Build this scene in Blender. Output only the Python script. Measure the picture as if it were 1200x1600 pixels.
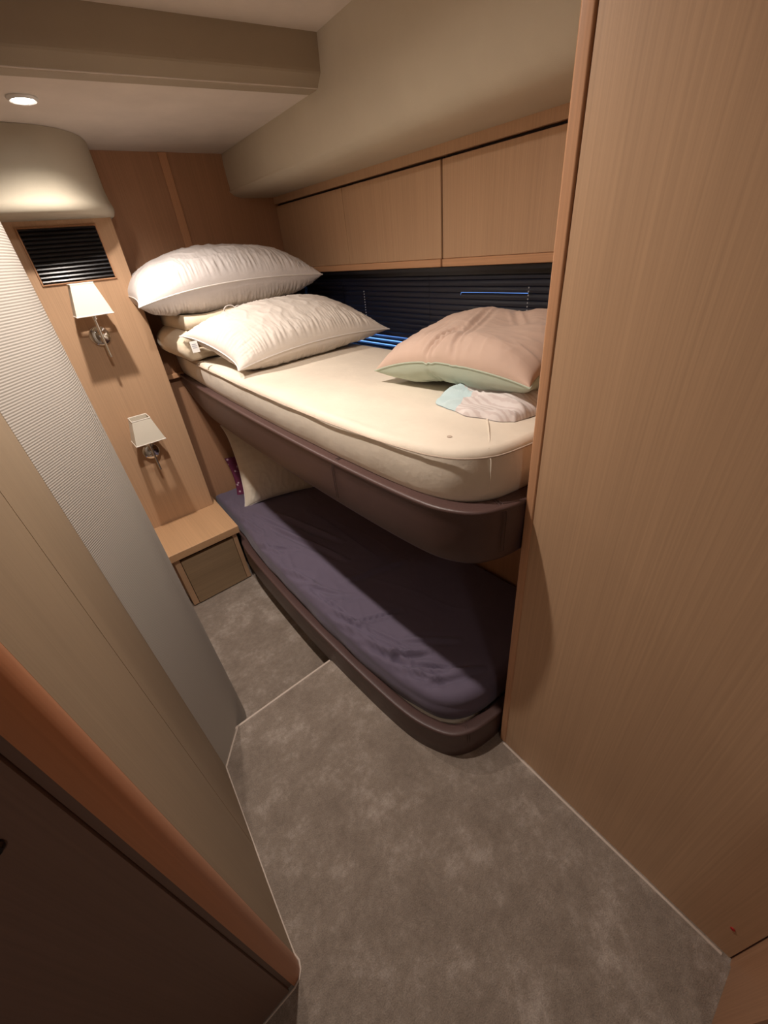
import bpy, bmesh, math, random
from mathutils import Vector, Matrix, Euler, noise

# ---------------------------------------------------------------- clearing
for o in list(bpy.data.objects):
    bpy.data.objects.remove(o, do_unlink=True)
SC = bpy.context.scene
COL = SC.collection

# ---------------------------------------------------------------- camera
cam_d = bpy.data.cameras.new('camera')
cam_d.sensor_fit = 'HORIZONTAL'
cam_d.sensor_width = 36.0
cam_d.lens = 36.0 * 630.37 / 1200.0
cam_d.clip_start = 0.01
cam = bpy.data.objects.new('camera', cam_d)
COL.objects.link(cam)
cr = Vector((0.7638239, -0.6391360, -0.0898794)); cu = Vector((0.4124131, 0.3761930, 0.8296953)); cw = Vector((0.4964761, 0.6708085, -0.5509332))
cam.matrix_world = Matrix(((cr.x, cu.x, -cw.x, 0), (cr.y, cu.y, -cw.y, 0), (cr.z, cu.z, -cw.z, 1.5), (0, 0, 0, 1)))
SC.camera = cam

# ---------------------------------------------------------------- world, lamps, exposure
SC.view_settings.view_transform = 'Standard'
SC.view_settings.look = 'None'
SC.view_settings.gamma = 1
SC.view_settings.use_curve_mapping = False
SC.view_settings.exposure = 0.6
world = bpy.data.worlds.new('world'); SC.world = world
world.use_nodes = True
bg = world.node_tree.nodes['Background']
bg.inputs[0].default_value = (0.16, 0.38, 1.0, 1)
bg.inputs[1].default_value = 1.8
LAMP_FAR = 32.0       # downlight over the far floor
LAMP_NEAR = 37.0       # downlight over the doorway
LAMP_FILL = 13.0      # added fill lamp over the doorway, unseen behind the camera
LAMP_COL = (1.0, 0.895, 0.80)

def lamp(name, loc, power, radius, blend=1.0, angle=156):
    d = bpy.data.lights.new(name, 'SPOT')
    d.energy = power; d.color = LAMP_COL; d.shadow_soft_size = radius
    d.spot_size = math.radians(angle); d.spot_blend = blend
    o = bpy.data.objects.new(name, d); o.location = loc
    COL.objects.link(o)
    return o

# ---------------------------------------------------------------- materials
def srgb(r, g, b):
    f = lambda c: ((c / 255 + 0.055) / 1.055) ** 2.4 if c > 10 else c / 255 / 12.92
    return (f(r), f(g), f(b), 1)

class NT:
    def __init__(s, name):
        s.m = bpy.data.materials.new(name); s.m.use_nodes = True
        s.t = s.m.node_tree; s.b = s.t.nodes['Principled BSDF']
    def n(s, typ, **kw):
        x = s.t.nodes.new(typ)
        for k, v in kw.items():
            if k[:2] == 'i_':
                x.inputs[k[2:].replace('_', ' ')].default_value = v
            else: setattr(x, k, v)
        return x
    def l(s, a, b): s.t.links.new(a, b)
    def coord(s, scale=(1, 1, 1), rot=(0, 0, 0), kind='Object'):
        tc = s.n('ShaderNodeTexCoord'); mp = s.n('ShaderNodeMapping')
        mp.inputs['Scale'].default_value = scale; mp.inputs['Rotation'].default_value = rot
        s.l(tc.outputs[kind], mp.inputs[0]); return mp.outputs[0]
    def noise(s, co, scale, detail=4, rough=0.5):
        x = s.n('ShaderNodeTexNoise'); x.inputs['Scale'].default_value = scale
        x.inputs['Detail'].default_value = detail; x.inputs['Roughness'].default_value = rough
        s.l(co, x.inputs['Vector']); return x.outputs['Fac']
    def ramp(s, fac, stops):
        x = s.n('ShaderNodeValToRGB'); e = x.color_ramp.elements
        e[0].position, e[0].color = stops[0]; e[1].position, e[1].color = stops[-1]
        for p, c in stops[1:-1]:
            q = e.new(p); q.color = c
        s.l(fac, x.inputs[0]); return x.outputs[0]
    def mix(s, a, b, fac, mode='MIX'):
        x = s.n('ShaderNodeMix', data_type='RGBA', blend_type=mode)
        for sock, v in ((x.inputs[0], fac), (x.inputs[6], a), (x.inputs[7], b)):
            if isinstance(v, (int, float, tuple)): sock.default_value = v
            else: s.l(v, sock)
        return x.outputs[2]
    def bump(s, h, strength, dist=0.002, prev=None):
        x = s.n('ShaderNodeBump'); x.inputs['Strength'].default_value = strength
        x.inputs['Distance'].default_value = dist
        s.l(h, x.inputs['Height'])
        if prev is not None: s.l(prev, x.inputs['Normal'])
        s.l(x.outputs[0], s.b.inputs['Normal']); return x.outputs[0]
    def col(s, c):
        if isinstance(c, tuple): s.b.inputs['Base Color'].default_value = c
        else: s.l(c, s.b.inputs['Base Color'])
    def rough(s, v): s.b.inputs['Roughness'].default_value = v

def scale_c(c, k): return (min(1, c[0] * k), min(1, c[1] * k), min(1, c[2] * k), 1)

def wood(name, base, axis='z', contrast=0.07, rough=0.45, fine=1.7):
    t = NT(name)
    lo, hi = 2.2, 150 * fine
    sc = {'z': (hi, hi, lo), 'y': (hi, lo, hi), 'x': (lo, hi, hi)}[axis]
    n1 = t.noise(t.coord(sc), 1.0, 3, 0.6)
    sc2 = {'z': (14, 14, .8), 'y': (14, .8, 14), 'x': (.8, 14, 14)}[axis]
    n2 = t.noise(t.coord(sc2), 1.0, 3, 0.5)
    c1 = t.ramp(n1, [(0.3, scale_c(base, 1 - contrast)), (0.7, scale_c(base, 1 + contrast))])
    c2 = t.ramp(n2, [(0.3, (.93, .93, .93, 1)), (0.7, (1, 1, 1, 1))])
    t.col(t.mix(c1, c2, 0.85, 'MULTIPLY'))
    t.rough(rough)
    t.b.inputs['Specular IOR Level'].default_value = 0.35
    t.bump(n1, 0.12, 0.001)
    return t.m

def plain(name, c, rough=0.6, nscale=0, nstr=0.0, metal=0.0, var=0.0, spec=0.5, dist=0.002):
    t = NT(name)
    if var:
        n = t.noise(t.coord(), 7, 4, .6)
        t.col(t.ramp(n, [(0.3, scale_c(c, 1 - var)), (0.7, scale_c(c, 1 + var))]))
    else: t.col(c)
    t.rough(rough); t.b.inputs['Metallic'].default_value = metal
    t.b.inputs['Specular IOR Level'].default_value = spec
    if nscale: t.bump(t.noise(t.coord(), nscale, 3, .6), nstr, dist)
    return t.m

WB = (0.56, 0.355, 0.215, 1)
M = {}
M['wood'] = wood('oak_veneer_vertical', WB)
M['wood_back'] = wood('oak_veneer_bulkhead', (0.43, 0.235, 0.135, 1), contrast=.10)
M['wood_y'] = wood('oak_veneer_lengthwise', (0.60, 0.365, 0.20, 1), 'y')
M['wood_x'] = wood('oak_veneer_crosswise', (0.50, 0.28, 0.15, 1), 'x')
M['wood_edge'] = wood('oak_solid_edge', (0.56, 0.30, 0.165, 1), 'z', .1, .35)
M['wood_lip'] = wood('oak_edge_lengthwise', (0.62, 0.34, 0.185, 1), 'y', .08, .35)
M['wood_drawer'] = wood('oak_drawer_front', (0.36, 0.25, 0.15, 1), 'x', .12)
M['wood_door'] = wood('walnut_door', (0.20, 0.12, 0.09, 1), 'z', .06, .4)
M['orange'] = wood('orange_stained_jamb', (0.48, 0.205, 0.10, 1), 'z', .06, .4)
M['tan'] = wood('pale_tan_laminate', (0.37, 0.27, 0.175, 1), 'z', .05, .5)
M['suede'] = plain('suede_headliner', (0.62, 0.54, 0.47, 1), .95, 260, .25, var=.05, spec=.1)
M['vinyl'] = plain('cream_vinyl', (0.57, 0.50, 0.385, 1), .55, 500, .2, var=.03, spec=.3)
M['vinyl_box'] = plain('dimmed_cream_vinyl', (0.48, 0.43, 0.34, 1), .75, 500, .2, var=.03, spec=.15)  # same cream vinyl, colour darkened to offset the lamp's hot spot on the housing
M['beam'] = plain('olive_vinyl', (0.34, 0.275, 0.20, 1), .6, 500, .2, var=.03, spec=.3)
M['leather'] = plain('brown_leather', (0.085, 0.047, 0.042, 1), .42, 300, .25, var=.06, spec=.5)
M['stitch'] = plain('brown_thread', (0.07, 0.04, 0.035, 1), .7)
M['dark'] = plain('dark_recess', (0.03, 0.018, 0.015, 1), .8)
M['black'] = plain('black_metal', (0.012, 0.012, 0.016, 1), .3, metal=0.0)
M['blind'] = plain('blue_black_blind_slat', (0.012, 0.013, 0.024, 1), .35)
M['chrome'] = plain('chrome', (0.75, 0.74, 0.72, 1), .08, metal=1.0)
M['bezel'] = plain('white_bezel', (0.7, 0.68, 0.65, 1), .3)
M['handle'] = plain('dark_bronze', (0.05, 0.04, 0.04, 1), .25, metal=1.0)
M['shade'] = plain('cream_shade_fabric', (0.76, 0.70, 0.59, 1), .85, 900, .2, spec=.1)
M['shade_rim'] = plain('white_shade_rim', (0.85, 0.80, 0.72, 1), .8)
M['red'] = plain('red_spot', (0.5, 0.02, 0.02, 1), .5)
M['tag'] = plain('white_tag', (0.8, 0.79, 0.77, 1), .8)
M['ink'] = plain('grey_ink', (0.35, 0.36, 0.42, 1), .8)
M['cord'] = plain('silver_bead_cord', (0.55, 0.55, 0.58, 1), .35)

def cloth(name, c, rough=.85, weave=900, s=.15, var=.04, sheen=.1, crinkle=0.0, cs=40):
    t = NT(name)
    n = t.noise(t.coord(), 9, 4, .6)
    t.col(t.ramp(n, [(0.3, scale_c(c, 1 - var)), (0.7, scale_c(c, 1 + var))]))
    t.rough(rough); t.b.inputs['Specular IOR Level'].default_value = .2
    t.b.inputs['Sheen Weight'].default_value = sheen
    p = t.bump(t.noise(t.coord(), weave, 2, .5), s, .001)
    if crinkle: t.bump(t.noise(t.coord(), cs, 4, .6), crinkle, .006, p)
    return t.m
M['pillow'] = cloth('white_pillow_cotton', (0.69, 0.64, 0.62, 1), .7, crinkle=.25)
M['pillow2'] = cloth('ivory_pillow_cotton', (0.71, 0.64, 0.575, 1), .7, crinkle=.22)
M['pillow3'] = cloth('off_white_pillow_cotton', (0.68, 0.61, 0.50, 1), .75, crinkle=.15)
M['piping'] = cloth('white_piping', (0.76, 0.71, 0.67, 1))
M['blanket'] = cloth('cream_blanket', (0.72, 0.61, 0.46, 1), .9, crinkle=.3, cs=60)
M['mattress'] = cloth('cream_mattress_ticking', (0.74, 0.655, 0.545, 1), .8, crinkle=.35, cs=16)
M['mat_pipe'] = cloth('taupe_mattress_piping', (0.50, 0.40, 0.32, 1))
M['peach'] = cloth('peach_velour', (0.56, 0.405, 0.325, 1), .9, sheen=.25)
M['green'] = cloth('pale_green_velour', (0.42, 0.475, 0.38, 1), .9, sheen=.25)
M['purple'] = cloth('purple_grey_sheet', (0.125, 0.10, 0.145, 1), .75, sheen=.15, crinkle=.18, cs=25)

def sheet_material():
    t = NT('faintly_striped_white_sheet')
    w = t.n('ShaderNodeTexWave', wave_type='BANDS', bands_direction='X')
    w.inputs['Scale'].default_value = 30; w.inputs['Distortion'].default_value = 3
    t.l(t.coord(), w.inputs['Vector'])
    st = t.ramp(w.outputs['Fac'], [(.4, (.70, .64, .62, 1)), (.8, (.60, .52, .50, 1))])
    t.col(st); t.rough(.85)
    t.bump(t.noise(t.coord(), 60, 3), .2, .004)
    return t.m
M['aqua'] = cloth('aqua_sheet_patch', (.50, .62, .64, 1), .85)
M['crumple'] = sheet_material()

def patterned():
    t = NT('plum_floral_pillowcase')
    v = t.n('ShaderNodeTexVoronoi'); v.inputs['Scale'].default_value = 40
    t.l(t.coord(), v.inputs['Vector'])
    t.col(t.ramp(v.outputs['Distance'], [(.2, (.55, .4, .5, 1)), (.32, (.13, .015, .06, 1))]))
    t.rough(.8); return t.m
M['plum'] = patterned()

def fabric_rib():
    t = NT('white_ribbed_wall_fabric')
    co = t.coord()
    w = t.n('ShaderNodeTexWave', wave_type='BANDS', bands_direction='Z')
    w.inputs['Scale'].default_value = 62; w.inputs['Distortion'].default_value = .15
    t.l(co, w.inputs['Vector'])
    c = t.ramp(w.outputs['Fac'], [(.1, (.46, .425, .38, 1)), (.6, (.57, .53, .48, 1))])
    t.col(c); t.rough(.9); t.b.inputs['Specular IOR Level'].default_value = .15
    t.bump(w.outputs['Fac'], .35, .001)
    return t.m
M['rib'] = fabric_rib()

def carpet():
    t = NT('taupe_cut_pile_carpet')
    a = t.noise(t.coord((1, 1, 1)), 6.0, 8, .78)
    b = t.noise(t.coord(), 320, 3, .7)
    d = t.noise(t.coord((1, 1, 1)), 55, 4, .7)
    c1 = t.ramp(a, [(.38, (.32, .25, .20, 1)), (.52, (.40, .32, .26, 1)), (.66, (.60, .50, .43, 1))])
    c2 = t.ramp(b, [(.3, (.62, .62, .62, 1)), (.7, (1.0, 1.0, 1.0, 1))])
    c3 = t.ramp(d, [(.3, (.78, .78, .78, 1)), (.7, (1.0, 1.0, 1.0, 1))])
    t.col(t.mix(t.mix(c1, c2, .9, 'MULTIPLY'), c3, .9, 'MULTIPLY'))
    t.rough(1); t.b.inputs['Specular IOR Level'].default_value = .05
    t.b.inputs['Sheen Weight'].default_value = .3
    p = t.bump(b, .8, .004)
    t.bump(d, .5, .008, p)
    return t.m
M['carpet'] = carpet()

def emit(name, c, s):
    t = NT(name); t.col((0, 0, 0, 1))
    t.b.inputs['Emission Color'].default_value = c; t.b.inputs['Emission Strength'].default_value = s
    return t.m
M['lens'] = emit('lit_lamp_lens', (1, .93, .85, 1), 30)

def glass():
    t = NT('window_glass')
    t.b.inputs['Transmission Weight'].default_value = 1; t.rough(0); t.b.inputs['IOR'].default_value = 1.1
    return t.m
M['glass'] = glass()

# ---------------------------------------------------------------- object helpers
def tag(o, label=None, cat=None, group=None, kind=None):
    if label: o['label'] = label
    if cat: o['category'] = cat
    if group: o['group'] = group
    if kind: o['kind'] = kind
    return o

def mesh(name, V, F, mats, parent=None, smooth=False, bevel=0, midx=None, seg=2, angle=35):
    me = bpy.data.meshes.new(name)
    me.from_pydata([tuple(v) for v in V], [], [tuple(f) for f in F])
    if not isinstance(mats, (list, tuple)): mats = [mats]
    for m in mats: me.materials.append(m)
    if midx:
        for p, i in zip(me.polygons, midx): p.material_index = i
    bm = bmesh.new(); bm.from_mesh(me)
    bmesh.ops.recalc_face_normals(bm, faces=bm.faces)
    bm.to_mesh(me); bm.free()
    o = bpy.data.objects.new(name, me); COL.objects.link(o)
    if smooth:
        for p in me.polygons: p.use_smooth = True
        if angle and not bevel: me.set_sharp_from_angle(angle=math.radians(angle))
    if bevel:
        b = o.modifiers.new('bevel', 'BEVEL'); b.width = bevel; b.segments = seg
        b.limit_method = 'ANGLE'; b.angle_limit = math.radians(30)
        for p in me.polygons: p.use_smooth = True
        me.set_sharp_from_angle(angle=math.radians(60)) if False else None
        o.modifiers.new('wn', 'WEIGHTED_NORMAL').keep_sharp = True
    if parent:
        o.parent = parent
        o.matrix_parent_inverse = Matrix.Translation(parent.location).inverted() if parent.type == 'EMPTY' or parent.location.length else Matrix()
    return o

def empty(name, loc, label=None, cat=None, group=None, kind=None):
    o = bpy.data.objects.new(name, None); o.location = loc; o.empty_display_size = .05
    COL.objects.link(o); tag(o, label, cat, group, kind)
    return o

def box(x0, x1, y0, y1, z0, z1):
    V = [(x, y, z) for x in (x0, x1) for y in (y0, y1) for z in (z0, z1)]
    F = [(0, 1, 3, 2), (4, 6, 7, 5), (0, 4, 5, 1), (2, 3, 7, 6), (0, 2, 6, 4), (1, 5, 7, 3)]
    return V, F

def boxes(lst):
    V, F = [], []
    for b in lst:
        v, f = box(*b); n = len(V); V += v; F += [tuple(i + n for i in q) for q in f]
    return V, F

def prism(poly, z0, z1):
    n = len(poly)
    V = [(p[0], p[1], z0) for p in poly] + [(p[0], p[1], z1) for p in poly]
    F = [tuple(range(n)), tuple(range(n, 2 * n))]
    F += [(i, (i + 1) % n, n + (i + 1) % n, n + i) for i in range(n)]
    return V, F

def tube_vf(path, r, seg=8, closed=False):
    V, F = [], []; n = len(path); P = [Vector(p) for p in path]
    prev = None
    for i, p in enumerate(P):
        a = P[(i - 1) % n] if closed or i else P[i]; b = P[(i + 1) % n] if closed or i < n - 1 else P[i]
        t = (b - a).normalized()
        if prev is None:
            u = t.orthogonal().normalized()
        else:
            u = (prev - t * prev.dot(t)).normalized()
        prev = u; w = t.cross(u)
        for k in range(seg):
            an = 2 * math.pi * k / seg
            V.append(p + (u * math.cos(an) + w * math.sin(an)) * r)
    m = n if closed else n - 1
    for i in range(m):
        for k in range(seg):
            F.append((i * seg + k, i * seg + (k + 1) % seg, ((i + 1) % n) * seg + (k + 1) % seg, ((i + 1) % n) * seg + k))
    if not closed:
        F.append(tuple(range(seg))); F.append(tuple((n - 1) * seg + k for k in range(seg)))
    return V, F

def lathe(prof, c, axis='z', seg=32):
    V, F = [], []
    for r, h in prof:
        for k in range(seg):
            a = 2 * math.pi * k / seg
            if axis == 'z': V.append((c[0] + r * math.cos(a), c[1] + r * math.sin(a), c[2] + h))
            else: V.append((c[0] + r * math.cos(a), c[1] - h, c[2] + r * math.sin(a)))
    for i in range(len(prof) - 1):
        for k in range(seg):
            F.append((i * seg + k, i * seg + (k + 1) % seg, (i + 1) * seg + (k + 1) % seg, (i + 1) * seg + k))
    F.append(tuple(range(seg))); F.append(tuple((len(prof) - 1) * seg + k for k in range(seg)))
    return V, F

def catmull(pts, n=8):
    P = [Vector(p) for p in pts]; out = []
    for i in range(len(P) - 1):
        p0 = P[max(i - 1, 0)]; p1 = P[i]; p2 = P[i + 1]; p3 = P[min(i + 2, len(P) - 1)]
        for k in range(n):
            t = k / n
            out.append(0.5 * ((2 * p1) + (p2 - p0) * t + (2 * p0 - 5 * p1 + 4 * p2 - p3) * t * t + (3 * p1 - p0 - 3 * p2 + p3) * t ** 3))
    out.append(P[-1]); return out

def join(*parts):
    V, F = [], []
    for v, f in parts:
        n = len(V); V += list(v); F += [tuple(i + n for i in q) for q in f]
    return V, F

def struct(name, vf, m, parent=None, **kw):
    o = mesh(name, vf[0], vf[1], m, parent, **kw)
    if not parent: o['kind'] = 'structure'
    return o

# ================================================================ SETTING
Z_CEIL, Z_HIGH, Z_LOW = 1.95, 2.07, -0.15

# floor: raised carpeted platform and the lower carpeted well
V, F = boxes([(-1.1, 1.3, -1.2, 1.10, -0.22, 0.0)])
fl = struct('floor', (V, F), M['carpet'], bevel=.012, seg=3)
tag(fl, 'raised taupe carpeted platform in the foreground')
fl2 = struct('floor', boxes([(-.45, 1.3, 1.101, 2.7, -0.22, Z_LOW)]), M['carpet'])
tag(fl2, 'lower carpeted floor beyond the step edge')

M['pile'] = plain('pale_carpet_pile_edge', (.62, .52, .45, 1), 1.0, 400, .6, spec=.05)
def pile_edge(name, pts, r_, label):
    v, f = tube_vf(pts, r_, 8)
    o = struct(name, (v, f), M['pile'], smooth=True); tag(o, label); return o
pile_edge('trim_10', [(-.3, 1.101, -.006), (.02, 1.101, -.006), (.25, 1.1015, -.006), (.432, 1.101, -.006)], .0055, 'pale carpet nosing along the step')
pile_edge('trim_11', [(.694, .38, -.001), (.682, .1, -.001), (.668, -.27, -.001)], .004, 'pale carpet edge along the foot of the tall cabinet')
pile_edge('trim_12', [(-.0905, .985, -.001), (-.100, .86, -.001), (-.1115, .70, -.001), (-.119, .60, -.001), (-.126, .49, -.001), (-.130, .418, -.001), (-.126, .40, -.001), (-.131, .384, -.001), (-.142, .372, -.001), (-.158, .366, -.001), (-.25, .364, -.001)], .0025, 'pale carpet edge along the left wall')
pile_edge('trim_13', [(-.09, .985, -.001), (-.040, 1.048, -.001), (.002, 1.10, -.001)], .0035, 'pale carpet edge at the white fabric wall')

# ceilings
def yb(x): return 1.70 - .13 * (x - .22)
c = struct('ceiling', prism([(-1.1, yb(-1.1) - .01), (1.5, yb(1.5) - .01), (1.5, 2.7), (-1.1, 2.7)], Z_CEIL, Z_CEIL + .25), M['suede'])
tag(c, 'lower suede ceiling over the bunks')
c = struct('ceiling', boxes([(-1.1, 1.5, -1.2, 1.72, Z_HIGH, Z_HIGH + .1)]), M['suede'])
tag(c, 'higher suede ceiling nearest the camera')
# vinyl covered deck beam between them
V = []
prof = [(0.012, 1.949), (.004, 1.950), (-.002, 1.953), (-.006, 1.958), (-.026, 1.978), (-.029, 1.983), (-.030, 1.99), (-.030, 2.10), (.06, 2.10), (.06, 1.949)]
for x in (-1.1, 1.16):
    for dy, z in prof: V.append((x, yb(x) + dy - .01, z))
n = len(prof)
F = [tuple(range(n)), tuple(range(n, 2 * n))] + [(i, (i + 1) % n, n + (i + 1) % n, n + i) for i in range(n)]
b = struct('trim_1', (V, F), M['beam'])
tag(b, 'olive vinyl covered deck beam crossing the ceiling')

# soffit (padded vinyl) along the hull side
prof = [(1.066, 2.12), (1.067, 1.95), (1.080, 1.88), (1.094, 1.84), (1.115, 1.805), (1.142, 1.783), (1.17, 1.774), (1.20, 1.771), (1.28, 1.770), (1.38, 1.770)]
cp = [(p.x, p.y) for p in catmull([(a, b_, 0) for a, b_ in prof], 5)] + [(1.5, 1.77), (1.5, 2.12)]
n = len(cp)
def sx(x, z, y): return x + max(0, (z - 1.80) / .32) ** .5 * .085 * max(0, (y - 1.2) / 1.36) if x < 1.2 else x
st = [.40, 1.0, 1.3, 1.6, 1.9, 2.2, 2.56]
V = [(sx(x, z, y), y, z) for y in st for x, z in cp]
F = [tuple(range(n)), tuple(range((len(st) - 1) * n, len(st) * n))] + [(q * n + i, q * n + (i + 1) % n, (q + 1) * n + (i + 1) % n, (q + 1) * n + i) for q in range(len(st) - 1) for i in range(n)]
s = struct('trim_2', (V, F), M['vinyl'], smooth=True, angle=70)
tag(s, 'cream vinyl padded soffit above the overhead lockers')

# back wall behind the bunks
w = struct('wall_back', boxes([(.40, 1.6, 2.56, 2.62, Z_LOW - .05, Z_CEIL + .01)]), M['wood_back'])
tag(w, 'reddish oak bulkhead behind the pillows')
t = struct('trim_3', boxes([(.812, .852, 2.552, 2.562, 1.13, Z_CEIL)]), M['wood_edge'], bevel=.003)
tag(t, 'vertical oak strip on the bulkhead')
t = struct('trim_4', boxes([(.46, .585, 2.52, 2.561, .985, 1.01)]), M['wood_lip'], bevel=.003)
tag(t, 'short oak cleat carrying the upper bunk at the bulkhead')

# alcove wall with the sconces
V, F = box(-.45, .455, 2.41, 2.555, Z_LOW - .05, 1.75)
V = [(x + (.036 * (z + .2) / 1.95 if x > 0 else 0), y, z) for x, y, z in V]
w = struct('wall_alcove', (V, F), M['wood'], bevel=.004)
tag(w, 'oak panel carrying the two sconces')
struct('wall_alcove_top', boxes([(-.45, .45, 2.45, 2.56, 1.751, Z_CEIL)]), M['wood'])

# hull side
hull = struct('wall_right', boxes([(1.19, 1.25, .40, 2.56, Z_LOW - .05, .94)]), M['wood_back'])
tag(hull, 'hull side lining behind the bunks')
tag(struct('wall_right_ledge', boxes([(1.19, 1.60, .40, 2.56, .941, .999)]), M['wood_back']), 'ledge under the hull window')
struct('wall_right_window_side', boxes([(1.47, 1.53, .40, .829, 1.0, 1.41)]), M['wood_back'])
struct('wall_right_window_side', boxes([(1.47, 1.53, 2.401, 2.56, 1.0, 1.41)]), M['wood_back'])
struct('wall_right_window_top', boxes([(1.476, 1.53, .829, 2.401, 1.36, 1.41)]), M['wood_back'])
struct('wall_right_upper', boxes([(1.50, 1.56, .40, 2.56, 1.411, 2.1)]), M['wood_back'])
struct('wall_right_header', boxes([(1.374, 1.499, .40, 2.56, 1.7385, 1.769)]), M['wood_back'])
struct('trim_5', boxes([(1.366, 1.372, .40, 2.56, 1.739, 1.772)]), M['wood'])
struct('wall_near', boxes([(.70, 1.55, .335, .392, Z_LOW, 2.12)]), M['wood'])   # bulkhead the cabinet hides

# window with frame and pane, daylight comes through it
win = struct('window_1', boxes([(1.46, 1.475, .83, .87, 1.0, 1.38), (1.46, 1.475, 2.36, 2.40, 1.0, 1.38),
                                (1.46, 1.475, .83, 2.40, 1.355, 1.385), (1.46, 1.475, .83, 2.40, 1.0, 1.03)]), M['black'])
tag(win, 'dark hull window behind the blind')
struct('pane', boxes([(1.49, 1.496, .85, 2.38, 1.02, 1.36)]), M['glass'], win)
rv = struct('trim_6', boxes([(1.372, 1.47, 2.46, 2.50, 1.0, 1.402), (1.38, 1.47, .40, 2.50, 1.388, 1.402)]), M['black'])
tag(rv, 'black reveal of the hull window')

# left hand side: fabric column, tan wall, jamb, door
col = catmull([(-.092, .99, 0), (-.045, 1.052, 0), (.003, 1.118, 0), (.034, 1.18, 0), (.052, 1.245, 0), (.0545, 1.30, 0), (.045, 1.36, 0), (.01, 1.41, 0)], 6)
colp = [(p.x, p.y) for p in col] + [(-.3, 1.42), (-.3, .99)]
w = struct('wall_column', prism(colp, Z_LOW - .02, Z_HIGH + .01), M['rib'], smooth=True, angle=50)
tag(w, 'white ribbed fabric covered wall corner')
w = struct('trim_7', prism([(-.0925, .992), (-.101, .86), (-.1125, .6995), (-.16, .6995), (-.16, .992)], -.01, Z_HIGH), M['tan'])
tag(w, 'narrow tan strip beside the white fabric wall')
w = struct('wall_left', prism([(-.113, .699), (-.120, .60), (-.127, .49), (-.131, .418), (-.3, .418), (-.3, .699)], -.01, Z_HIGH), M['tan'])
tag(w, 'wide tan laminate wall in the left foreground')
post = catmull([(-.131, .4175, 0), (-.1295, .402, 0), (-.133, .386, 0), (-.143, .375, 0), (-.158, .3695, 0)], 5)
w = struct('trim_8', prism([(p.x, p.y) for p in post] + [(-.160, .4175)], -.01, Z_HIGH), M['orange'], smooth=True)
tag(w, 'orange oak door jamb with rounded edge')
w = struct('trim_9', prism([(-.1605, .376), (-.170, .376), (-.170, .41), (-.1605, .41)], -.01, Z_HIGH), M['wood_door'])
tag(w, 'dark recessed strip between door jamb and door')
d = struct('door_1', prism([(-.1705, .3690), (-.95, .350), (-.95, .41), (-.1705, .41)], .004, Z_HIGH - .03), M['wood_door'])
tag(d, 'dark brown door at lower left')
h = lathe([(.0, .0), (.0085, .0), (.009, .003), (.007, .007), (.0, .008)], (-.2205, .3675, 1.0665), 'y', 24)
mesh('door_knob', h[0], h[1], M['handle'], d, smooth=True)

# rest of the cabin around the doorway (behind the camera)
struct('wall_far_left', boxes([(-1.1, -1.04, -1.2, .42, 0, 2.12)]), M['tan'])
struct('wall_hidden_left', boxes([(-.51, -.46, 1.40, 2.6, Z_LOW, 2.0)]), M['tan'])
struct('wall_hidden_corner', boxes([(-.51, -.3, 1.34, 1.40, Z_LOW, 2.12)]), M['tan'])
struct('wall_rear', boxes([(-1.1, 1.0, -1.2, -1.14, 0, 2.12)]), M['tan'])
struct('wall_passage', boxes([(.69, .75, -1.2, -.30, 0, 2.12)]), M['wood'])
j = struct('wall_jamb', prism([(.664, -.288), (.658, -.291), (.50, -.291), (.50, -.33), (.69, -.33), (.69, -.286)], -.01, Z_HIGH), M['wood_back'])
tag(j, 'oak return panel at the lower right corner')

# ================================================================ FIXED FURNITURE
# tall cabinet on the right
cab = empty('tall_cabinet', (.75, .05, 0), 'tall oak cabinet wall filling the right of the picture', 'cabinet')
V, F = box(.70, .80, -.284, .40, 0.0, 2.085)
V = [(x - (.0 if y > 0 else .025) * (1 if x < .75 else 0), y - (.026 * (1 - z / 2.085) if y > 0 else 0), z) for x, y, z in V]
mesh('side_panel', V, F, M['wood'], cab)
V, F = box(.697, .80, .402, .424, 0.0, 2.085)
V = [(x, y - .026 * (1 - z / 2.085), z) for x, y, z in V]
mesh('edge_trim', V, F, M['wood_edge'], cab, bevel=.004, seg=3)
v, f = lathe([(0, 0), (.0045, 0), (.0045, .002), (0, .002)], (0, 0, 0), 'y', 12)
v = [(.6757 - .0 - (-y_ if False else 0) + (y_) * 1.0, -.250 + x_, .126 + z_) for x_, y_, z_ in v]
sp = mesh('red_mark', v, f, M['red'], cab); sp['label'] = 'tiny red mark low on the panel'  # red mark on the panel, built as a small disc

# overhead lockers (two units)
def locker(y0, y1, seams, label):
    e = empty('overhead_cabinet', (1.37, (y0 + y1) / 2, 1.405), label, 'cabinet')
    mesh('body', *boxes([(1.388, 1.468, y0 + .001, y1 - .001, 1.412, 1.7375)]), M['dark'], e)
    ys = [y0] + seams + [y1]
    for a, b_ in zip(ys[:-1], ys[1:]):
        ga = .0015 if a in seams else .002; gb = .0015 if b_ in seams else .002
        mesh('door', *boxes([(1.37, 1.387, a + ga, b_ - gb, 1.432, 1.730)]), M['wood'], e, bevel=.0015, seg=1)
    lip = mesh('bottom_lip', *boxes([(1.364, 1.387, y0 + .002, y1 - .002, 1.404, 1.4315)]), M['wood_lip'], e, bevel=.004, seg=2)
    return e
locker(1.2925, 2.558, [1.91], 'oak overhead locker with two panels above the stacked pillows')
locker(.393, 1.2875, [], 'oak overhead locker with a single panel nearest the tall cabinet')

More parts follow.
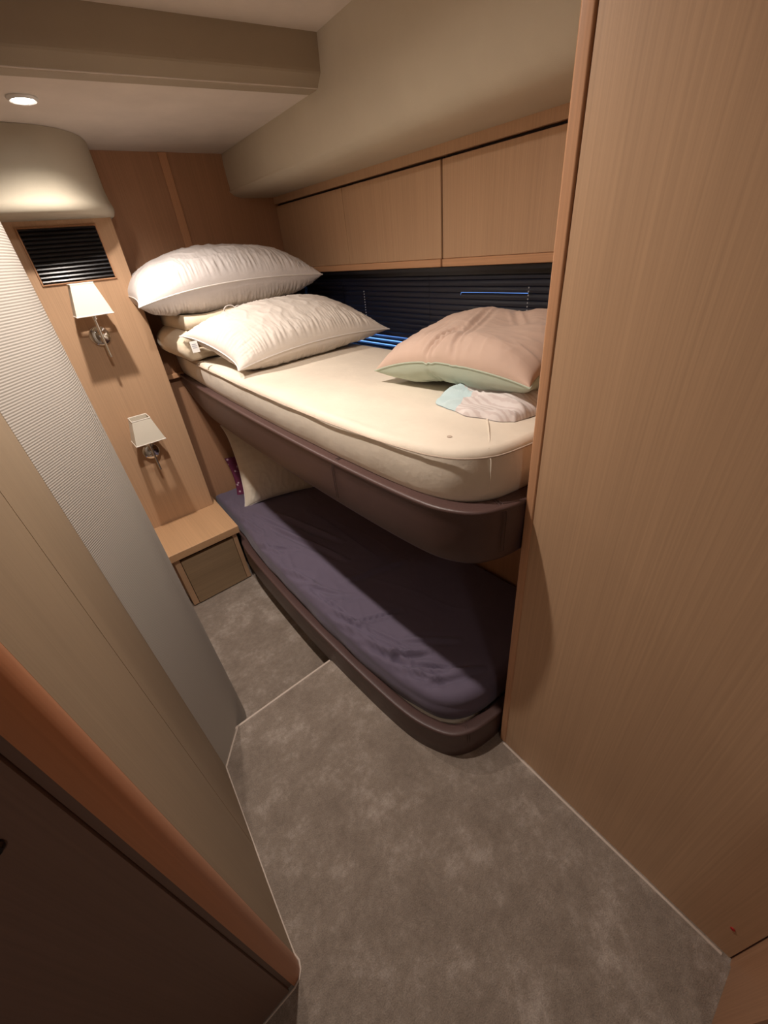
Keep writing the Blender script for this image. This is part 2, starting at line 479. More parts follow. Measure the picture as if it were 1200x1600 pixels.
# air duct housing over the vent
pts = [(-.44, 2.19), (.12, 2.19), (.25, 2.192), (.335, 2.205), (.405, 2.245), (.46, 2.31), (.495, 2.39), (.515, 2.47), (.522, 2.558)]
cv = catmull([(a, b_, 0) for a, b_ in pts], 6)
def ring(off, z):
    out = []
    for i, p in enumerate(cv):
        a = cv[max(i - 1, 0)]; b_ = cv[min(i + 1, len(cv) - 1)]; t_ = (b_ - a).normalized()
        nrm = Vector((t_.y, -t_.x, 0))
        q = p + nrm * off; out.append((q.x, min(q.y, 2.558), z))
    return out
levels = [(0, 1.949), (0, 1.80), (.004, 1.765), (.010, 1.742), (.012, 1.735), (.010, 1.724), (.004, 1.712), (-.008, 1.704), (-.03, 1.702)]
V, F = [], []; m_ = len(cv)
for off, z in levels: V += ring(off, z)
for i in range(len(levels) - 1):
    for k in range(m_ - 1): F.append((i * m_ + k, i * m_ + k + 1, (i + 1) * m_ + k + 1, (i + 1) * m_ + k))
nb = len(V); V += [(-.44, 2.558, 1.702)]
for k in range(m_ - 1): F.append(((len(levels) - 1) * m_ + k, (len(levels) - 1) * m_ + k + 1, nb))
hs = mesh('air_duct_housing', V, F, M['vinyl_box'], smooth=True, angle=60)
tag(hs, 'rounded cream vinyl housing under the ceiling above the vent grille', 'housing')

# vent grille
vg = empty('vent_grille', (.28, 2.41, 1.58), 'black slatted air vent set in the oak panel', 'vent')
fx0, fx1, fz0, fz1 = .142, .416, 1.486, 1.676
mesh('frame', *boxes([(fx0 - .006, fx0, 2.402, 2.412, fz0 - .006, fz1 + .006), (fx1, fx1 + .006, 2.402, 2.412, fz0 - .006, fz1 + .006),
                      (fx0, fx1, 2.402, 2.412, fz1, fz1 + .006), (fx0, fx1, 2.402, 2.412, fz0 - .006, fz0)]), M['wood_edge'], vg, bevel=.0015)
mesh('backing', *boxes([(fx0, fx1, 2.4085, 2.411, fz0, fz1)]), M['dark'], vg)
V, F = [], []
for k in range(13):
    z = fz0 + .007 + k * (fz1 - fz0 - .012) / 12
    v = [(x, y, zz) for x in (fx0 + .001, fx1 - .001) for y, zz in ((2.3965, z + .0045), (2.3945, z - .0005), (2.4075, z - .006), (2.4085, z - .0045))]
    n = len(V); V += v
    F += [(n, n + 1, n + 2, n + 3), (n + 4, n + 5, n + 6, n + 7)] + [(n + i, n + (i + 1) % 4, n + 4 + (i + 1) % 4, n + 4 + i) for i in range(4)]
mesh('louvre', V, F, M['black'], vg)

# recessed downlights
def downlight(x, y, z, power, angle, label):
    e = empty('ceiling_downlight', (x, y, z), label, 'ceiling light')
    v, f = lathe([(.030, -.001), (.040, -.001), (.040, -.004), (.034, -.010), (.029, -.008)], (x, y, z), 'z', 40)
    mesh('bezel', v, f[:-2] + [tuple(range(0))][:0], M['bezel'], e, smooth=True)
    v, f = lathe([(.0, -.0035), (.0295, -.0035), (.0295, -.006), (.02, -.0085), (.0, -.0095)], (x, y, z), 'z', 32)
    mesh('lens', v, f, M['lens'], e, smooth=True)
    lamp('downlight_lamp', (x, y, z - .016), power, .10 if power == LAMP_FILL else .02, angle=angle)
    return e
downlight(.275, 1.915, Z_CEIL, LAMP_FAR, 146, 'lit recessed ceiling downlight beside the rounded housing')
downlight(.25, .95, Z_HIGH, LAMP_NEAR, 174, 'lit recessed downlight in the higher ceiling above the step')

downlight(-.15, -.75, Z_HIGH, LAMP_FILL, 160, 'added fill lamp shaped as a recessed downlight over the doorway, outside the picture')

# nightstand
ns = empty('nightstand', (.2, 2.25, Z_LOW), 'low oak bedside cabinet between the white wall and the lower bunk', 'nightstand')
mesh('tabletop', *prism([(-.1, 2.05), (.475, 2.05), (.491, 2.557), (.457, 2.557), (.457, 2.409), (-.1, 2.409)], .195, .24), M['wood_y'], ns, bevel=.003)
mesh('body', *boxes([(.43, .455, 2.07, 2.408, Z_LOW + .008, .1945), (.10, .13, 2.07, 2.408, Z_LOW + .008, .1945),
                     (.13, .43, 2.09, 2.408, Z_LOW + .008, -.13)]), M['wood'], ns, bevel=.0015)
mesh('recess', *boxes([(.13, .43, 2.12, 2.135, -.14, .1945)]), M['dark'], ns)
mesh('drawer', *boxes([(.1325, .4275, 2.069, 2.088, -.143, .168)]), M['wood_drawer'], ns, bevel=.0015)
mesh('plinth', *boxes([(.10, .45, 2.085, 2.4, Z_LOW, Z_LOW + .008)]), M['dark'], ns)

# ---------------------------------------------------------------- wall sconces
def sconce(loc, label):
    e = empty('wall_sconce', loc, label, 'wall lamp', 'wall sconces on the oak panel')
    def at(vf, name, m, **kw):
        v = [(a[0] + loc[0], a[1] + loc[1], a[2] + loc[2]) for a in vf[0]]
        return mesh(name, v, vf[1], m, e, **kw)
    at(lathe([(0, 0), (.043, 0), (.044, .004), (.042, .010), (.034, .015), (.018, .018), (0, .019)], (0, 0, 0), 'y', 40), 'backplate', M['chrome'], smooth=True, angle=50)
    at(tube_vf([(0, -.015, 0), (0, -.045, 0), (0, -.075, .0)], .006, 12), 'arm', M['chrome'], smooth=True)
    at(join(tube_vf([(0, -.078, -.085), (0, -.078, .10)], .0056, 12), lathe([(0, .0), (.009, .0), (.009, .014), (.013, .018), (.013, .04), (0, .04)], (0, -.10, .075), 'z', 20),
            tube_vf([(0, -.078, .085), (0, -.10, .085)], .004, 8)), 'rod', M['chrome'], smooth=True)
    # tapered rectangular shade, open top and bottom
    hb, ht, db, dt, z0, z1, yc = .070, .042, .058, .044, .095, .212, -.108
    def rect(a, d_, z, t_=0): return [(-a + t_, yc - d_ + t_, z), (a - t_, yc - d_ + t_, z), (a - t_, yc + d_ - t_, z), (-a + t_, yc + d_ - t_, z)]
    V = rect(hb, db, z0) + rect(ht, dt, z1) + rect(hb, db, z0, .002) + rect(ht, dt, z1, .002)
    F = []
    for k in range(4):
        q = (k + 1) % 4
        F += [(k, q, 4 + q, 4 + k), (8 + k, 8 + q, 12 + q, 12 + k), (k, q, 8 + q, 8 + k), (4 + k, 4 + q, 12 + q, 12 + k)]
    sh = at((V, F), 'lamp_shade', M['shade'])
    for r in (tube_vf(rect(hb, db, z0), .0026, 6, True), tube_vf(rect(ht, dt, z1), .0026, 6, True)):
        v = [(a[0] + loc[0], a[1] + loc[1], a[2] + loc[2]) for a in r[0]]
        mesh('shade_rim', v, r[1], M['shade_rim'], sh)
    at(join(tube_vf([(-ht, yc, z1 - .02), (ht, yc, z1 - .02)], .0015, 6), lathe([(0, 0), (.012, 0), (.017, .02), (.012, .045), (0, .05)], (0, yc + .012, .115), 'z', 16)), 'bulb', M['bezel'], smooth=True)
    return e
sconce((.260, 2.41, 1.265), 'chrome wall sconce with cream shade just below the vent grille')
sconce((.258, 2.41, .680), 'chrome wall sconce with cream shade low above the bedside cabinet')

# ================================================================ BUNKS
def sweep(path, profile, zfun=None):
    """profile: list of (outward offset, z); path: list of 2-D points, outward normal on the left of travel"""
    V, F = [], []; n = len(path); k = len(profile)
    for i, p in enumerate(path):
        a = path[max(i - 1, 0)]; b_ = path[min(i + 1, n - 1)]
        t_ = Vector((b_[0] - a[0], b_[1] - a[1])).normalized(); nr = Vector((t_.y, -t_.x)) * -1
        nr = -nr
        for o_, z in profile:
            zz = zfun(p, o_, z) if zfun else z
            V.append((p[0] + nr.x * o_, p[1] + nr.y * o_, zz))
    for i in range(n - 1):
        for q in range(k):
            F.append((i * k + q, i * k + (q + 1) % k, (i + 1) * k + (q + 1) % k, (i + 1) * k + q))
    F += [tuple(range(k)), tuple((n - 1) * k + q for q in range(k))]
    return V, F

def cpath(pts, n=6): return [(p.x, p.y) for p in catmull([(a, b_, 0) for a, b_ in pts], n)]

# --- upper bunk: leather wrapped rim + base board
up = cpath([(.562, 2.545), (.545, 2.3), (.528, 2.0), (.517, 1.6), (.513, 1.2), (.515, .92), (.521, .72), (.531, .58), (.548, .51), (.582, .455), (.64, .422), (.70, .408), (.80, .400), (1.0, .397), (1.18, .397)])
ub = empty('upper_bunk', (.86, 1.45, .86), 'upper bunk platform with brown leather padded edge', 'bunk bed')
W = .055
pr = [(-.0035, .988), (-.001, .9935), (-.0015, .9985), (-.006, 1.0015), (-.012, 1.0005), (-.018, .999), (-.04, .998), (-W, .994), (-W, .86), (-.034, .846), (-.022, .843), (-.014, .846), (-.010, .855), (-.006, .90), (-.002, .96)]
def zf(p, o_, z):
    y = p[1]
    if z < .95 and y > 2.05:
        t_ = min(1, (y - 2.05) / .5); z = z + (t_ ** 2.2) * .10 * max(0, 1 - (z - .843) / .11)
    return z
v, f = sweep(up, pr, zf)
rim = mesh('padded_rim', v, f, M['leather'], ub, smooth=True, angle=75)
# stitched seam across the rim
def seam_at(path, profile, y, side, parent):
    pass
inner = [(p[0] + .05, p[1]) for p in up if p[1] > .52] + [(.64, .47), (.75, .45), (1.185, .45), (1.185, 2.545)]
v, f = prism(inner, .885, .985)
mesh('base_board', v, f, M['wood_x'], ub)
# stitches
def stitches(path, z, idxs, parent, name='stitching'):
    for i in idxs:
        V, F = [], []
        p = path[i]; a = path[i - 1]; b_ = path[i + 1]
        t_ = Vector((b_[0] - a[0], b_[1] - a[1])).normalized(); nr = Vector((t_.y, -t_.x))
        for s_ in (-.004, .004):
            q = [(p[0] + t_.x * s_ - nr.x * d_ * 1, p[1] + t_.y * s_ - nr.y * d_ * 1, zz) for d_, zz in ((-.0, z - .12), (-.001, z - .03), (.001, z - .012), (.009, z - .003), (.02, z + .0008), (.045, z - .0015))]
            v, f = tube_vf(q, .0010, 6); mesh(name, v, f, M['stitch'], parent, smooth=True)

lo = cpath([(.505, 2.545), (.50, 2.3), (.483, 2.12), (.456, 2.02), (.441, 1.85), (.434, 1.6), (.432, 1.3), (.441, .98), (.453, .76), (.467, .63), (.49, .545), (.528, .475), (.588, .437), (.66, .421), (.73, .415), (1.0, .405), (1.18, .405)])
lb = empty('lower_bunk', (.84, 1.45, -.01), 'lower bunk base with brown leather padded edge at floor level', 'bunk bed')
pr2 = [(-.001, .118), (.001, .124), (-.001, .129), (-.006, .131), (-.014, .130), (-.032, .129), (-.041, .124), (-.043, .0), (-.03, -.015), (-.004, -.015), (.001, -.008), (.002, .06)]
v, f = sweep(lo, pr2)
mesh('padded_rim', v, f, M['leather'], lb, smooth=True, angle=75)
inn = [(p[0] + .043, p[1]) for p in lo if p[1] > .56] + [(.60, .485), (.75, .462), (1.185, .46), (1.185, 2.545)]
v, f = prism(inn, .0, .10)
mesh('base_board', v, f, M['mattress'], lb)
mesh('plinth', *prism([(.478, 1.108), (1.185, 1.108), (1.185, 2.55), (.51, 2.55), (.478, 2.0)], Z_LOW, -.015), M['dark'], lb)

# --- mattresses: concentric rings round a centre line
def ring_mattress(name, outl, xc, ya, yb_, z0, z1, mat, hfun, sidefun=None, nr=36, side=8, parent=None, r=.02):
    """outl: closed outline (top edge)."""
    n = len(outl); V, F = [], []
    def cen(p): return Vector((xc, min(max(p[1], ya), yb_)))
    rings = []
    for k in range(side + 1):                    # side wall, bottom to top
        t_ = k / side; z = z0 + (z1 - r - z0) * t_
        rg = []
        for i, p in enumerate(outl):
            off = (sidefun(p, t_) if sidefun else 0)
            c_ = cen(p); d_ = (Vector(p) - c_); L = d_.length
            q = c_ + d_ * ((L + off) / L); rg.append((q.x, q.y, z))
        rings.append(rg)
    for k in range(1, 6):                        # rounded shoulder
        a = math.pi / 2 * k / 5; rg = []
        for p in outl:
            c_ = cen(p); d_ = Vector(p) - c_; L = d_.length
            q = c_ + d_ * ((L - r * (1 - math.cos(a))) / L); rg.append((q.x, q.y, z1 - r + r * math.sin(a)))
        rings.append(rg)
    last = rings[-1]
    for k in range(1, nr + 1):
        t_ = k / nr; rg = []
        for (x, y, z), p in zip(last, outl):
            c_ = cen(p); q = Vector((x, y)).lerp(c_, t_ ** .9 if k < nr else .995)
            rg.append((q.x, q.y, z))
        rings.append(rg)
    for ri, rg in enumerate(rings):
        for i, q in enumerate(rg):
            V.append(hfun(Vector(q), ri, side) if hfun else q)
    for a in range(len(rings) - 1):
        for i in range(n): F.append((a * n + i, a * n + (i + 1) % n, (a + 1) * n + (i + 1) % n, (a + 1) * n + i))
    F.append(tuple(range(n)))
    F.append(tuple((len(rings) - 1) * n + i for i in range(n)))
    return mesh(name, V, F, mat, parent, smooth=True, angle=0)

def resample(pts, step):
    P = [Vector(p) for p in pts]; out = [P[0].copy()]; acc = 0
    for a, b_ in zip(P[:-1], P[1:]):
        L = (b_ - a).length; d_ = step - acc
        while d_ <= L:
            out.append(a.lerp(b_, d_ / L)); d_ += step
        acc = L - (d_ - step)
    return [(p.x, p.y) for p in out]

mu = cpath([(.592, 2.54), (.572, 2.2), (.556, 1.8), (.546, 1.4), (.545, 1.0), (.550, .78), (.558, .66), (.573, .575), (.60, .515), (.645, .474), (.70, .455), (.80, .443), (1.0, .44), (1.12, .44), (1.18, .47), (1.182, .60), (1.182, 1.5), (1.182, 2.3), (1.182, 2.50), (1.15, 2.545), (.9, 2.545), (.65, 2.545), (.592, 2.54)], 10)
mu = resample([(x - (.009 * min(1, max(0, (y - .47) / .3)) if x < .66 else 0), y) for x, y in mu], .014)
def mh(q, ri, side):
    n1 = noise.noise(Vector((q.x * 3, q.y * 3, 1.3))) * .005
    if ri > side + 5:
        n2 = noise.noise(Vector((q.x * 11, q.y * 6, 4.1))) * .0016
        q.z += n1 + n2
    else:
        q.x += noise.noise(Vector((q.y * 6, q.z * 10, 2))) * .002
    return q
def side_bulge(p, t_): return .006 * math.sin(math.pi * t_) - .013 * (1 - t_) * (min(1, max(0, (p[1] - .47) / .3)) if p[0] < .66 else 0) - (.005 if t_ == 0 else 0)
mat_u = ring_mattress('mattress', mu, .865, .78, 2.22, .99, 1.122, M['mattress'], mh, side_bulge)
tag(mat_u, 'bare cream mattress on the upper bunk', 'mattress')
# piping along the upper edge (child)
pp = [(x, y, 1.108 + noise.noise(Vector((x * 3, y * 3, 0))) * .003) for x, y in mu]
pp = [Vector((x - (.004 if x < .7 else 0), y - (.004 if y < .6 else 0), z)) for x, y, z in pp]
v, f = tube_vf(pp, .0021, 8, True)
mesh('piping', v, f, M['mat_pipe'], mat_u, smooth=True)
# cross seam near the foot end, and a small stain
v, f = tube_vf([(.644, .470, 1.02), (.643, .468, 1.06), (.644, .470, 1.098), (.652, .484, 1.119), (.685, .508, 1.1225), (.73, .545, 1.1235), (.775, .585, 1.1235)], .0018, 6)
mesh('seam', v, f, M['mattress'], mat_u, smooth=True)
v, f = lathe([(0, 0), (.006, 0), (.006, .0006), (0, .0006)], (.640, .585, 1.1235), 'z', 14)
mesh('stain', v, f, M['mat_pipe'], mat_u)

# --- lower mattress with the dark fitted sheet
ml = cpath([(.512, 2.54), (.507, 2.2), (.497, 2.0), (.480, 1.8), (.474, 1.5), (.472, 1.2), (.479, .98), (.491, .80), (.507, .68), (.533, .58), (.578, .513), (.65, .474), (.74, .460), (.90, .456), (1.12, .456), (1.175, .50), (1.175, .8), (1.175, 1.5), (1.175, 2.3), (1.175, 2.5), (1.15, 2.54), (.9, 2.54), (.65, 2.54), (.512, 2.54)], 10)
ml = resample(ml, .011)
inn_m = [(.868 + (x - .868) * .965, 1.5 + (y - 1.5) * .985) for x, y in ml]
low = ring_mattress('mattress', inn_m[::2], .84, .82, 2.18, .10, .19, M['mattress'], None, None, nr=6, side=2)
tag(low, 'mattress on the lower bunk covered by a dark purple grey fitted sheet', 'mattress')
def ridge(q, ax, ay, ang, f1, f2, seed, sharp=3.0):
    c_, s_ = math.cos(ang), math.sin(ang)
    u = q.x * c_ + q.y * s_; w_ = -q.x * s_ + q.y * c_
    n_ = noise.noise(Vector((u * f1, w_ * f2, seed)))
    return (1 - abs(n_) * 2) ** sharp if abs(n_) < .5 else 0
def crease(q, a, b_, width, depth):
    A = Vector(a); B = Vector(b_); p = Vector((q.x, q.y)); d_ = B - A; t_ = max(0, min(1, (p - A).dot(d_) / d_.length_squared))
    dist = (p - A - d_ * t_).length; e = math.sin(math.pi * min(max(t_, .02), .98)) ** .5
    s_ = (p - A).x * d_.y - (p - A).y * d_.x
    return depth * e * (math.exp(-(dist / width) ** 2) - .6 * math.exp(-((dist - width * 1.6) / width) ** 2) * (1 if s_ > 0 else .4))
CR = [((.50, 1.80), (.62, 1.62), .008, .007), ((.49, 1.40), (.60, 1.18), .008, .007), ((.50, 1.22), (.66, 1.10), .007, -.006), ((.49, 1.08), (.54, .86), .008, .010), ((.55, .98), (.62, .74), .007, -.006), ((.53, .74), (.60, .60), .008, .009), ((.62, .62), (.74, .52), .010, .007), ((.60, 2.1), (.68, 1.7), .009, -.006), ((.52, 1.02), (.72, .93), .008, -.010), ((.50, 1.15), (.56, .95), .009, .008), ((.49, 1.55), (.55, 1.30), .010, .008), ((.50, .95), (.58, .72), .010, .010),
      ((.54, .80), (.66, .70), .009, .009), ((.58, .70), (.66, .60), .009, -.010), ((.52, .86), (.56, .66), .008, -.008), ((.49, 1.85), (.54, 1.65), .009, .008),
      ((.62, 1.9), (.75, 1.35), .012, .007), ((.70, 2.0), (.82, 1.5), .014, .007), ((.56, .63), (.70, .54), .010, .008), ((.51, 1.30), (.54, 1.05), .007, -.008),
      ((.62, .82), (.78, .66), .010, .005), ((.65, 1.25), (.95, 1.15), .012, .006), ((.52, 2.2), (.56, 1.9), .008, .006)]
def sh_(q, ri, side):
    edge = max(0, 1 - (q.x - .47) / .16) if q.x < .63 else 0
    if ri >= side:
        top = min(1, (ri - side) / 5)
        q.z += (noise.noise(Vector((q.x * 4, q.y * 3, 7.7))) * .010 + ridge(q, 0, 0, .25, 9, 3.0, 3.3, 5) * .005 * (.4 + edge)) * top
        q.z += ridge(q, 0, 0, -.35, 16, 5, 9.3, 5) * .014 * edge * top
        for a, b_, w_, d_ in CR: q.z += crease(q, a, b_, w_, d_ * 2.6) * top
    else:
        k = noise.noise(Vector((q.y * 9, q.z * 12, 5.0)))
        q.x += k * .006
    return q
shx = ring_mattress('fitted_sheet', ml, .865, .82, 2.18, .105, .228, M['purple'], sh_, lambda p, t_: -.006 + .012 * math.sin(math.pi * t_ * .9), nr=60, side=8, r=.035)
shx.parent = low; shx['label'] = 'dark purple grey fitted sheet'

# ================================================================ PILLOWS
def pillow(name, W, D, T, place, mats, seed, nx=110, ny=80, gather=.006, pinch=.07, parent=None, sagfun=None, lumps=.012, pw=.52, pe=2.4, ear=.0, bottom_mat=0, gf=13, asym=1.0):
    V, F, MI = [], [], []
    def pos(u, v, s):
        x = W / 2 * u * (1 - pinch * (1 - v * v) * abs(u) ** 1.5)
        y = D / 2 * v * (1 - pinch * (1 - u * u) * abs(v) ** 1.5)
        e = 1 + ear * (abs(u * v)) ** 8; x *= e; y *= e
        hu = max(0, 1 - abs(u) ** pe) ** pw; hv = max(0, 1 - abs(v) ** pe) ** pw
        h = T / 2 * hu * hv * (1 if s > 0 else asym)
        au, av = 1 - abs(u), 1 - abs(v)
        g = 0
        wv = min(1, av * 9) * math.exp(-av / .30) * min(1, au * 3.5); wu = min(1, au * 9) * math.exp(-au / .22) * min(1, av * 2.5)
        r1 = noise.noise(Vector((u * gf * W / .7 + noise.noise(Vector((u * 3, v * 3, seed))) * .8, v * 1.4, seed + s)))
        r2 = noise.noise(Vector((v * gf * D / .7, u * 1.4, seed + 5 + s)))
        rd = lambda r: (1 - min(1, abs(r) * 2.6)) ** 1.5 - .3
        g += gather * (rd(r1) * wv + rd(r2) * wu)
        g += gather * .35 * rd(noise.noise(Vector((u * 6, v * 3, seed + 9 + s)))) * hu * hv
        L = lumps * noise.noise(Vector((u * 1.8, v * 1.8, seed + 2 + s * 3))) * hu * hv
        z = s * (h + g * 1.0 + L) if au > 0 and av > 0 else 0
        return Vector((x, y, z))
    def mapp(i, n):  # cluster rows near the edge
        t_ = -1 + 2 * i / n
        return math.sin(t_ * math.pi / 2) * .55 + t_ * .45
    idx = {}
    for s in (1, -1):
        for i in range(nx + 1):
            for j in range(ny + 1):
                if s == -1 and (i in (0, nx) or j in (0, ny)):
                    idx[(s, i, j)] = idx[(1, i, j)]; continue
                idx[(s, i, j)] = len(V)
                p = pos(mapp(i, nx), mapp(j, ny), s)
                if i in (0, nx) or j in (0, ny): p.z = 0
                if sagfun: p = sagfun(p)
                V.append(place @ p)
        for i in range(nx):
            for j in range(ny):
                F.append((idx[(s, i, j)], idx[(s, i + 1, j)], idx[(s, i + 1, j + 1)], idx[(s, i, j + 1)])); MI.append(0 if s == 1 else bottom_mat)
    o = mesh(name, V, F, mats, parent, smooth=True, angle=0, midx=MI)
    edge = [(i, 0) for i in range(nx)] + [(nx, j) for j in range(ny)] + [(i, ny) for i in range(nx, 0, -1)] + [(0, j) for j in range(ny, 0, -1)]
    path = [V[idx[(1, i, j)]] for i, j in edge]
    return o, path

def place(loc, rot): return Matrix.Translation(loc) @ Euler([math.radians(a) for a in rot], 'XYZ').to_matrix().to_4x4()

def add_piping(o, path, m, r=.0032):
    v, f = tube_vf(path, r, 6, True); return mesh('piping', v, f, m, o, smooth=True)

def add_tag(o, loc, rot, w=.03, h=.045):
    pl = place(loc, rot)
    v, f = box(-w / 2, w / 2, -h, 0, -.0004, .0004)
    t_ = mesh('care_tag', [pl @ Vector(q) for q in v], f, M['tag'], o)
    V, F = [], []
    for k, (a, b_) in enumerate(((-.009, .008), (-.010, .010), (-.008, .009))):
        q = box(a, b_, -.014 - k * .007, -.0115 - k * .007, -.0009, .0009)
        V, F = join((V, F), q)
    mesh('print', [pl @ Vector(q) for q in V], F, M['ink'], t_)

# big white pillow on top of the stack
def sag1(p):
    p.z -= .10 * (p.x / .43) ** 2 * .25 + (.012 if p.x < 0 else .0) * (abs(p.x) / .43) ** 3
    return p
p1, path = pillow('pillow', .87, .50, .26, place((.845, 2.285, 1.437), (4, -1, -3)), M['pillow'], 11, nx=230, ny=130, gather=.016, sagfun=sag1, gf=34, pw=.47)
tag(p1, 'plump white pillow on top of the stack', 'pillow')
add_piping(p1, path, M['piping'])

# cream folded blanket below it (S-fold seen from the front)
def folded(name, x0, x1, y0, y1, zs, th, mat):
    parts = []
    V, F = [], []
    path = []
    z = zs
    L = 3
    pts = []
    for k in range(L):
        zz = z + k * (th + .004)
        a, b_ = (x1, x0) if k % 2 == 0 else (x0, x1)
        ins = .018 if k == 0 else 0.0
        for t_ in range(0, 13): 
            xx = a + (b_ - a) * t_ / 12
            if k == 0: xx = max(xx, x0 + ins)
            pts.append((xx, zz + .006 * math.sin(xx * 23 + k)))
        if k < L - 1:
            r_ = (th + .004) / 2; sx = -1 if k % 2 == 0 else 1
            for q in range(1, 6):
                an = -math.pi / 2 + math.pi * q / 6
                pts.append((b_ + sx * r_ * math.cos(an), zz + r_ + r_ * math.sin(an)))
    n = len(pts)
    ny = 26
    half = th / 2
    for j in range(ny + 1):
        v_ = j / ny; y = y0 + (y1 - y0) * v_
        e = min(1, min(v_, 1 - v_) * 12) ** .5
        for i, (x, z_) in enumerate(pts):
            a = pts[max(i - 1, 0)]; b2 = pts[min(i + 1, n - 1)]
            t_ = Vector((b2[0] - a[0], b2[1] - a[1])).normalized(); nr = Vector((-t_.y, t_.x))
            hh = half * (.55 + .45 * e) * (1 + .15 * noise.noise(Vector((x * 9, y * 9, z_ * 40))))
            wob = .012 * noise.noise(Vector((x * 5, 2.0, z_ * 20)))
            for s in (1, -1):
                V.append((x + nr.x * hh * s, y + (wob if v_ < .1 else 0), z_ + nr.y * hh * s))
    def I(j, i, s): return (j * n + i) * 2 + s
    for j in range(ny):
        for i in range(n - 1):
            for s in (0, 1): F.append((I(j, i, s), I(j, i + 1, s), I(j + 1, i + 1, s), I(j + 1, i, s)))
        F.append((I(j, 0, 0), I(j, 0, 1), I(j + 1, 0, 1), I(j + 1, 0, 0)))
        F.append((I(j, n - 1, 0), I(j, n - 1, 1), I(j + 1, n - 1, 1), I(j + 1, n - 1, 0)))
    for i in range(n - 1):
        for j in (0, ny): F.append((I(j, i, 0), I(j, i + 1, 0), I(j, i + 1, 1), I(j, i, 1)))
    return mesh(name, V, F, mat, None, smooth=True, angle=0)
bl = folded('folded_blanket', .56, 1.12, 2.06, 2.50, 1.155, .060, M['blanket'])
tag(bl, 'folded cream blanket with looped ties between the two white pillows', 'blanket')
for k, (x, r_) in enumerate(((.76, .020), (.80, .012), (.87, .010), (.93, .009), (.985, .009))):
    pts = []
    for q in range(24):
        a = 2 * math.pi * q / 24
        pts.append((x + r_ * 1.3 * math.cos(a), 2.045 - .006 + .003 * math.sin(a * 2), 1.318 + r_ * .7 * math.sin(a) - k * .001))
    v, f = tube_vf(pts, .0026, 6, True)
    mesh('tie_loop', v, f, M['piping'], bl, smooth=True)

# ivory pillow leaning at the front of the stack
def sag3(p):
    p.z -= .02 * (p.x / .36) ** 2
    p.x -= .13 * p.y * (.65 - .35 * max(-1, min(1, p.x / .25)))
    return p
p3, path = pillow('pillow', .71, .47, .20, place((.905, 1.79, 1.232), (11, -2, -3)), M['pillow2'], 23, nx=200, ny=130, gather=.013, sagfun=sag3, ear=.05, gf=28, pinch=.06, pw=.46)
tag(p3, 'ivory pillow with a white care tag lying on the mattress in front of the blanket', 'pillow')
add_piping(p3, path, M['piping'], .0028)
add_tag(p3, (.528, 1.935, 1.232), (78, 0, -8))

# crumpled sheet under the peach pillow
def crumple():
    V, F = [], []; nx, ny = 90, 90
    for i in range(nx + 1):
        for j in range(ny + 1):
            u = -1 + 2 * i / nx; v = -1 + 2 * j / ny
            r_ = 1 + .10 * noise.noise(Vector((u * 2, v * 2, 3)))
            k = max(abs(u), abs(v)); l_ = math.hypot(u, v) or 1
            f_ = k / l_; f_ = f_ * .6 + .4
            x = .965 + .205 * u * f_ * r_; y = .650 + .155 * v * f_ * r_
            h = max(0, 1 - k ** 5) ** .5
            wx = x + .03 * noise.noise(Vector((x * 6, y * 6, 8))); wy = y + .03 * noise.noise(Vector((x * 6, y * 6, 2)))
            n1 = noise.noise(Vector((wx * 12, wy * 5, 1))); n2 = noise.noise(Vector((wx * 22 + wy * 5, wy * 7, 6)))
            z = 1.124 + h * (.024 + .014 * n1 + .020 * (1 - min(1, abs(n2) * 3.0)) ** 1.2)
            V.append((x, y, max(z, 1.1235)))
    MI = []
    for i in range(nx):
        for j in range(ny):
            a = i * (ny + 1) + j; F.append((a, a + ny + 1, a + ny + 2, a + 1))
            q = V[a]; MI.append(1 if q[0] + .35 * (q[1] - .7) * -1 + .03 * noise.noise(Vector((q[0] * 15, q[1] * 15, 4))) < .835 and q[1] > .68 else 0)
    n = len(V); V += [(x, y, 1.1225) for x, y, z in V]
    F += [tuple(q + n for q in reversed(f)) for f in F]
    MI += MI
    return mesh('crumpled_sheet', V, F, [M['crumple'], M['aqua']], None, smooth=True, angle=0, midx=MI)
cs = crumple()
tag(cs, 'crumpled white and aqua striped sheet bundled under the peach pillow', 'bed sheet')

# peach and green pillow
def sag4(p):
    k = max(0, -p.x / .2)
    p.z += .022 * k * math.cos(p.y / .26 * math.pi / 2) - .02 * (max(0, p.y) / .26) ** 2 * k
    for a, b_, w_, d_ in (((-.20, .06), (-.07, .03), .010, .022), ((-.20, -.04), (.12, .06), .012, .013), ((-.16, .10), (-.02, .10), .012, .010), ((.0, -.12), (.14, .0), .014, .008)):
        e_ = crease(p, a, b_, w_, d_)
        p.z += -abs(e_) * (1 if p.z > 0 else -.8) * min(1, abs(p.z) / .03)
    return p
p4, path = pillow('pillow', .40, .53, .145, place((1.02, .79, 1.224), (-1, -8, 2)), [M['peach'], M['green']], 37, nx=150, ny=150, gather=.005, sagfun=sag4, ear=.04, pinch=.04, bottom_mat=1, gf=9, lumps=.02, pw=.40, pe=2.8, asym=1.35)
tag(p4, 'peach pillow with pale green underside beside the tall cabinet', 'pillow')
add_piping(p4, path, M['green'], .0022)

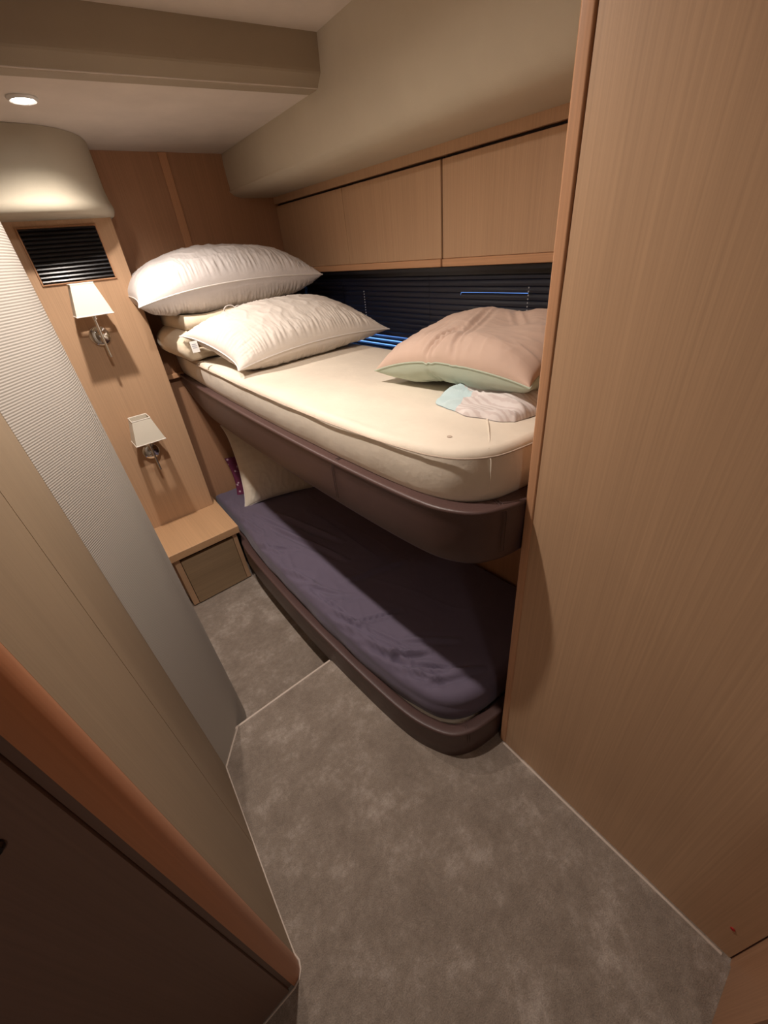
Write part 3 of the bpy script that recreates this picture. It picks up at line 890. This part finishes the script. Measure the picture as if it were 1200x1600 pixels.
# lower bunk pillows against the bulkhead
p5, path = pillow('pillow', .56, .50, .15, place((.912, 2.265, .445), (60, 0, -19)), M['pillow3'], 51, gather=.006, ear=.05, gf=10)
tag(p5, 'off white pillow standing at the head of the lower bunk', 'pillow')
add_piping(p5, path, M['piping'], .0028)
p6, path = pillow('pillow', .54, .27, .07, place((.890, 2.40, .325), (62, 0, -16)), M['plum'], 61, nx=60, ny=50, gather=.006)
tag(p6, 'plum patterned pillow mostly hidden behind the standing off white pillow', 'pillow')

# ================================================================ BLIND
bd = empty('venetian_blind', (1.42, 1.45, 1.39), 'closed blue black venetian blind in the hull window', 'blind')
def slat(y0, y1, z, tilt, w_=.026):
    V, F = [], []; k = 7; c_, s_ = math.cos(tilt), math.sin(tilt)
    for y in (y0, y1):
        for i in range(k):
            t_ = -1 + 2 * i / (k - 1); a = t_ * w_ / 2; h = .0025 * (1 - t_ * t_)
            V.append((1.42 + a * c_ - h * s_, y, z + a * s_ + h * c_))
        for i in range(k):
            t_ = 1 - 2 * i / (k - 1); a = t_ * w_ / 2; h = .0025 * (1 - t_ * t_) - .0006
            V.append((1.42 + a * c_ - h * s_, y, z + a * s_ + h * c_))
    n = 2 * k
    F = [tuple(range(n)), tuple(range(n, 2 * n))] + [(i, (i + 1) % n, n + (i + 1) % n, n + i) for i in range(n)]
    return V, F
V, F = [], []
z = 1.368; k = 0
zs = []
while z > 1.02:
    zs.append(z); z -= .0225
for k, z in enumerate(zs):
    tilt = math.radians(70 if z > 1.125 else (52 if z > 1.10 else 25))
    if abs(z - 1.3005) < .0112:
        V, F = join((V, F), slat(1.235, 2.44, z, tilt), slat(.44, .925, z, tilt), slat(.925, 1.235, z - .0025, tilt, .0225))
    else: V, F = join((V, F), slat(.44, 2.44, z, tilt))
mesh('slats', V, F, M['blind'], bd, smooth=True, angle=40)
mesh('headrail', *boxes([(1.405, 1.435, .44, 2.44, 1.372, 1.388)]), M['black'], bd)
for y, za, zb in ((.909, 1.33, 1.16), (1.857, 1.31, 1.13)):
    zz = za; V, F = [], []
    while zz > zb:
        V, F = join((V, F), lathe([(0, -.0035), (.0022, -.002), (.0025, .001), (0, .0035)], (1.398, y, zz), 'z', 8)); zz -= .012
    mesh('bead_cord', V, F, M['cord'], bd, smooth=True)
for y in (.75, 1.40, 2.05):
    V, F = tube_vf([(1.404, y, 1.375), (1.404, y, 1.03)], .0009, 5)
    mesh('ladder_cord', V, F, M['black'], bd)

stitches(up, 1.0, [60, 30], ub)
stitches(lo, .1315, [71], lb)
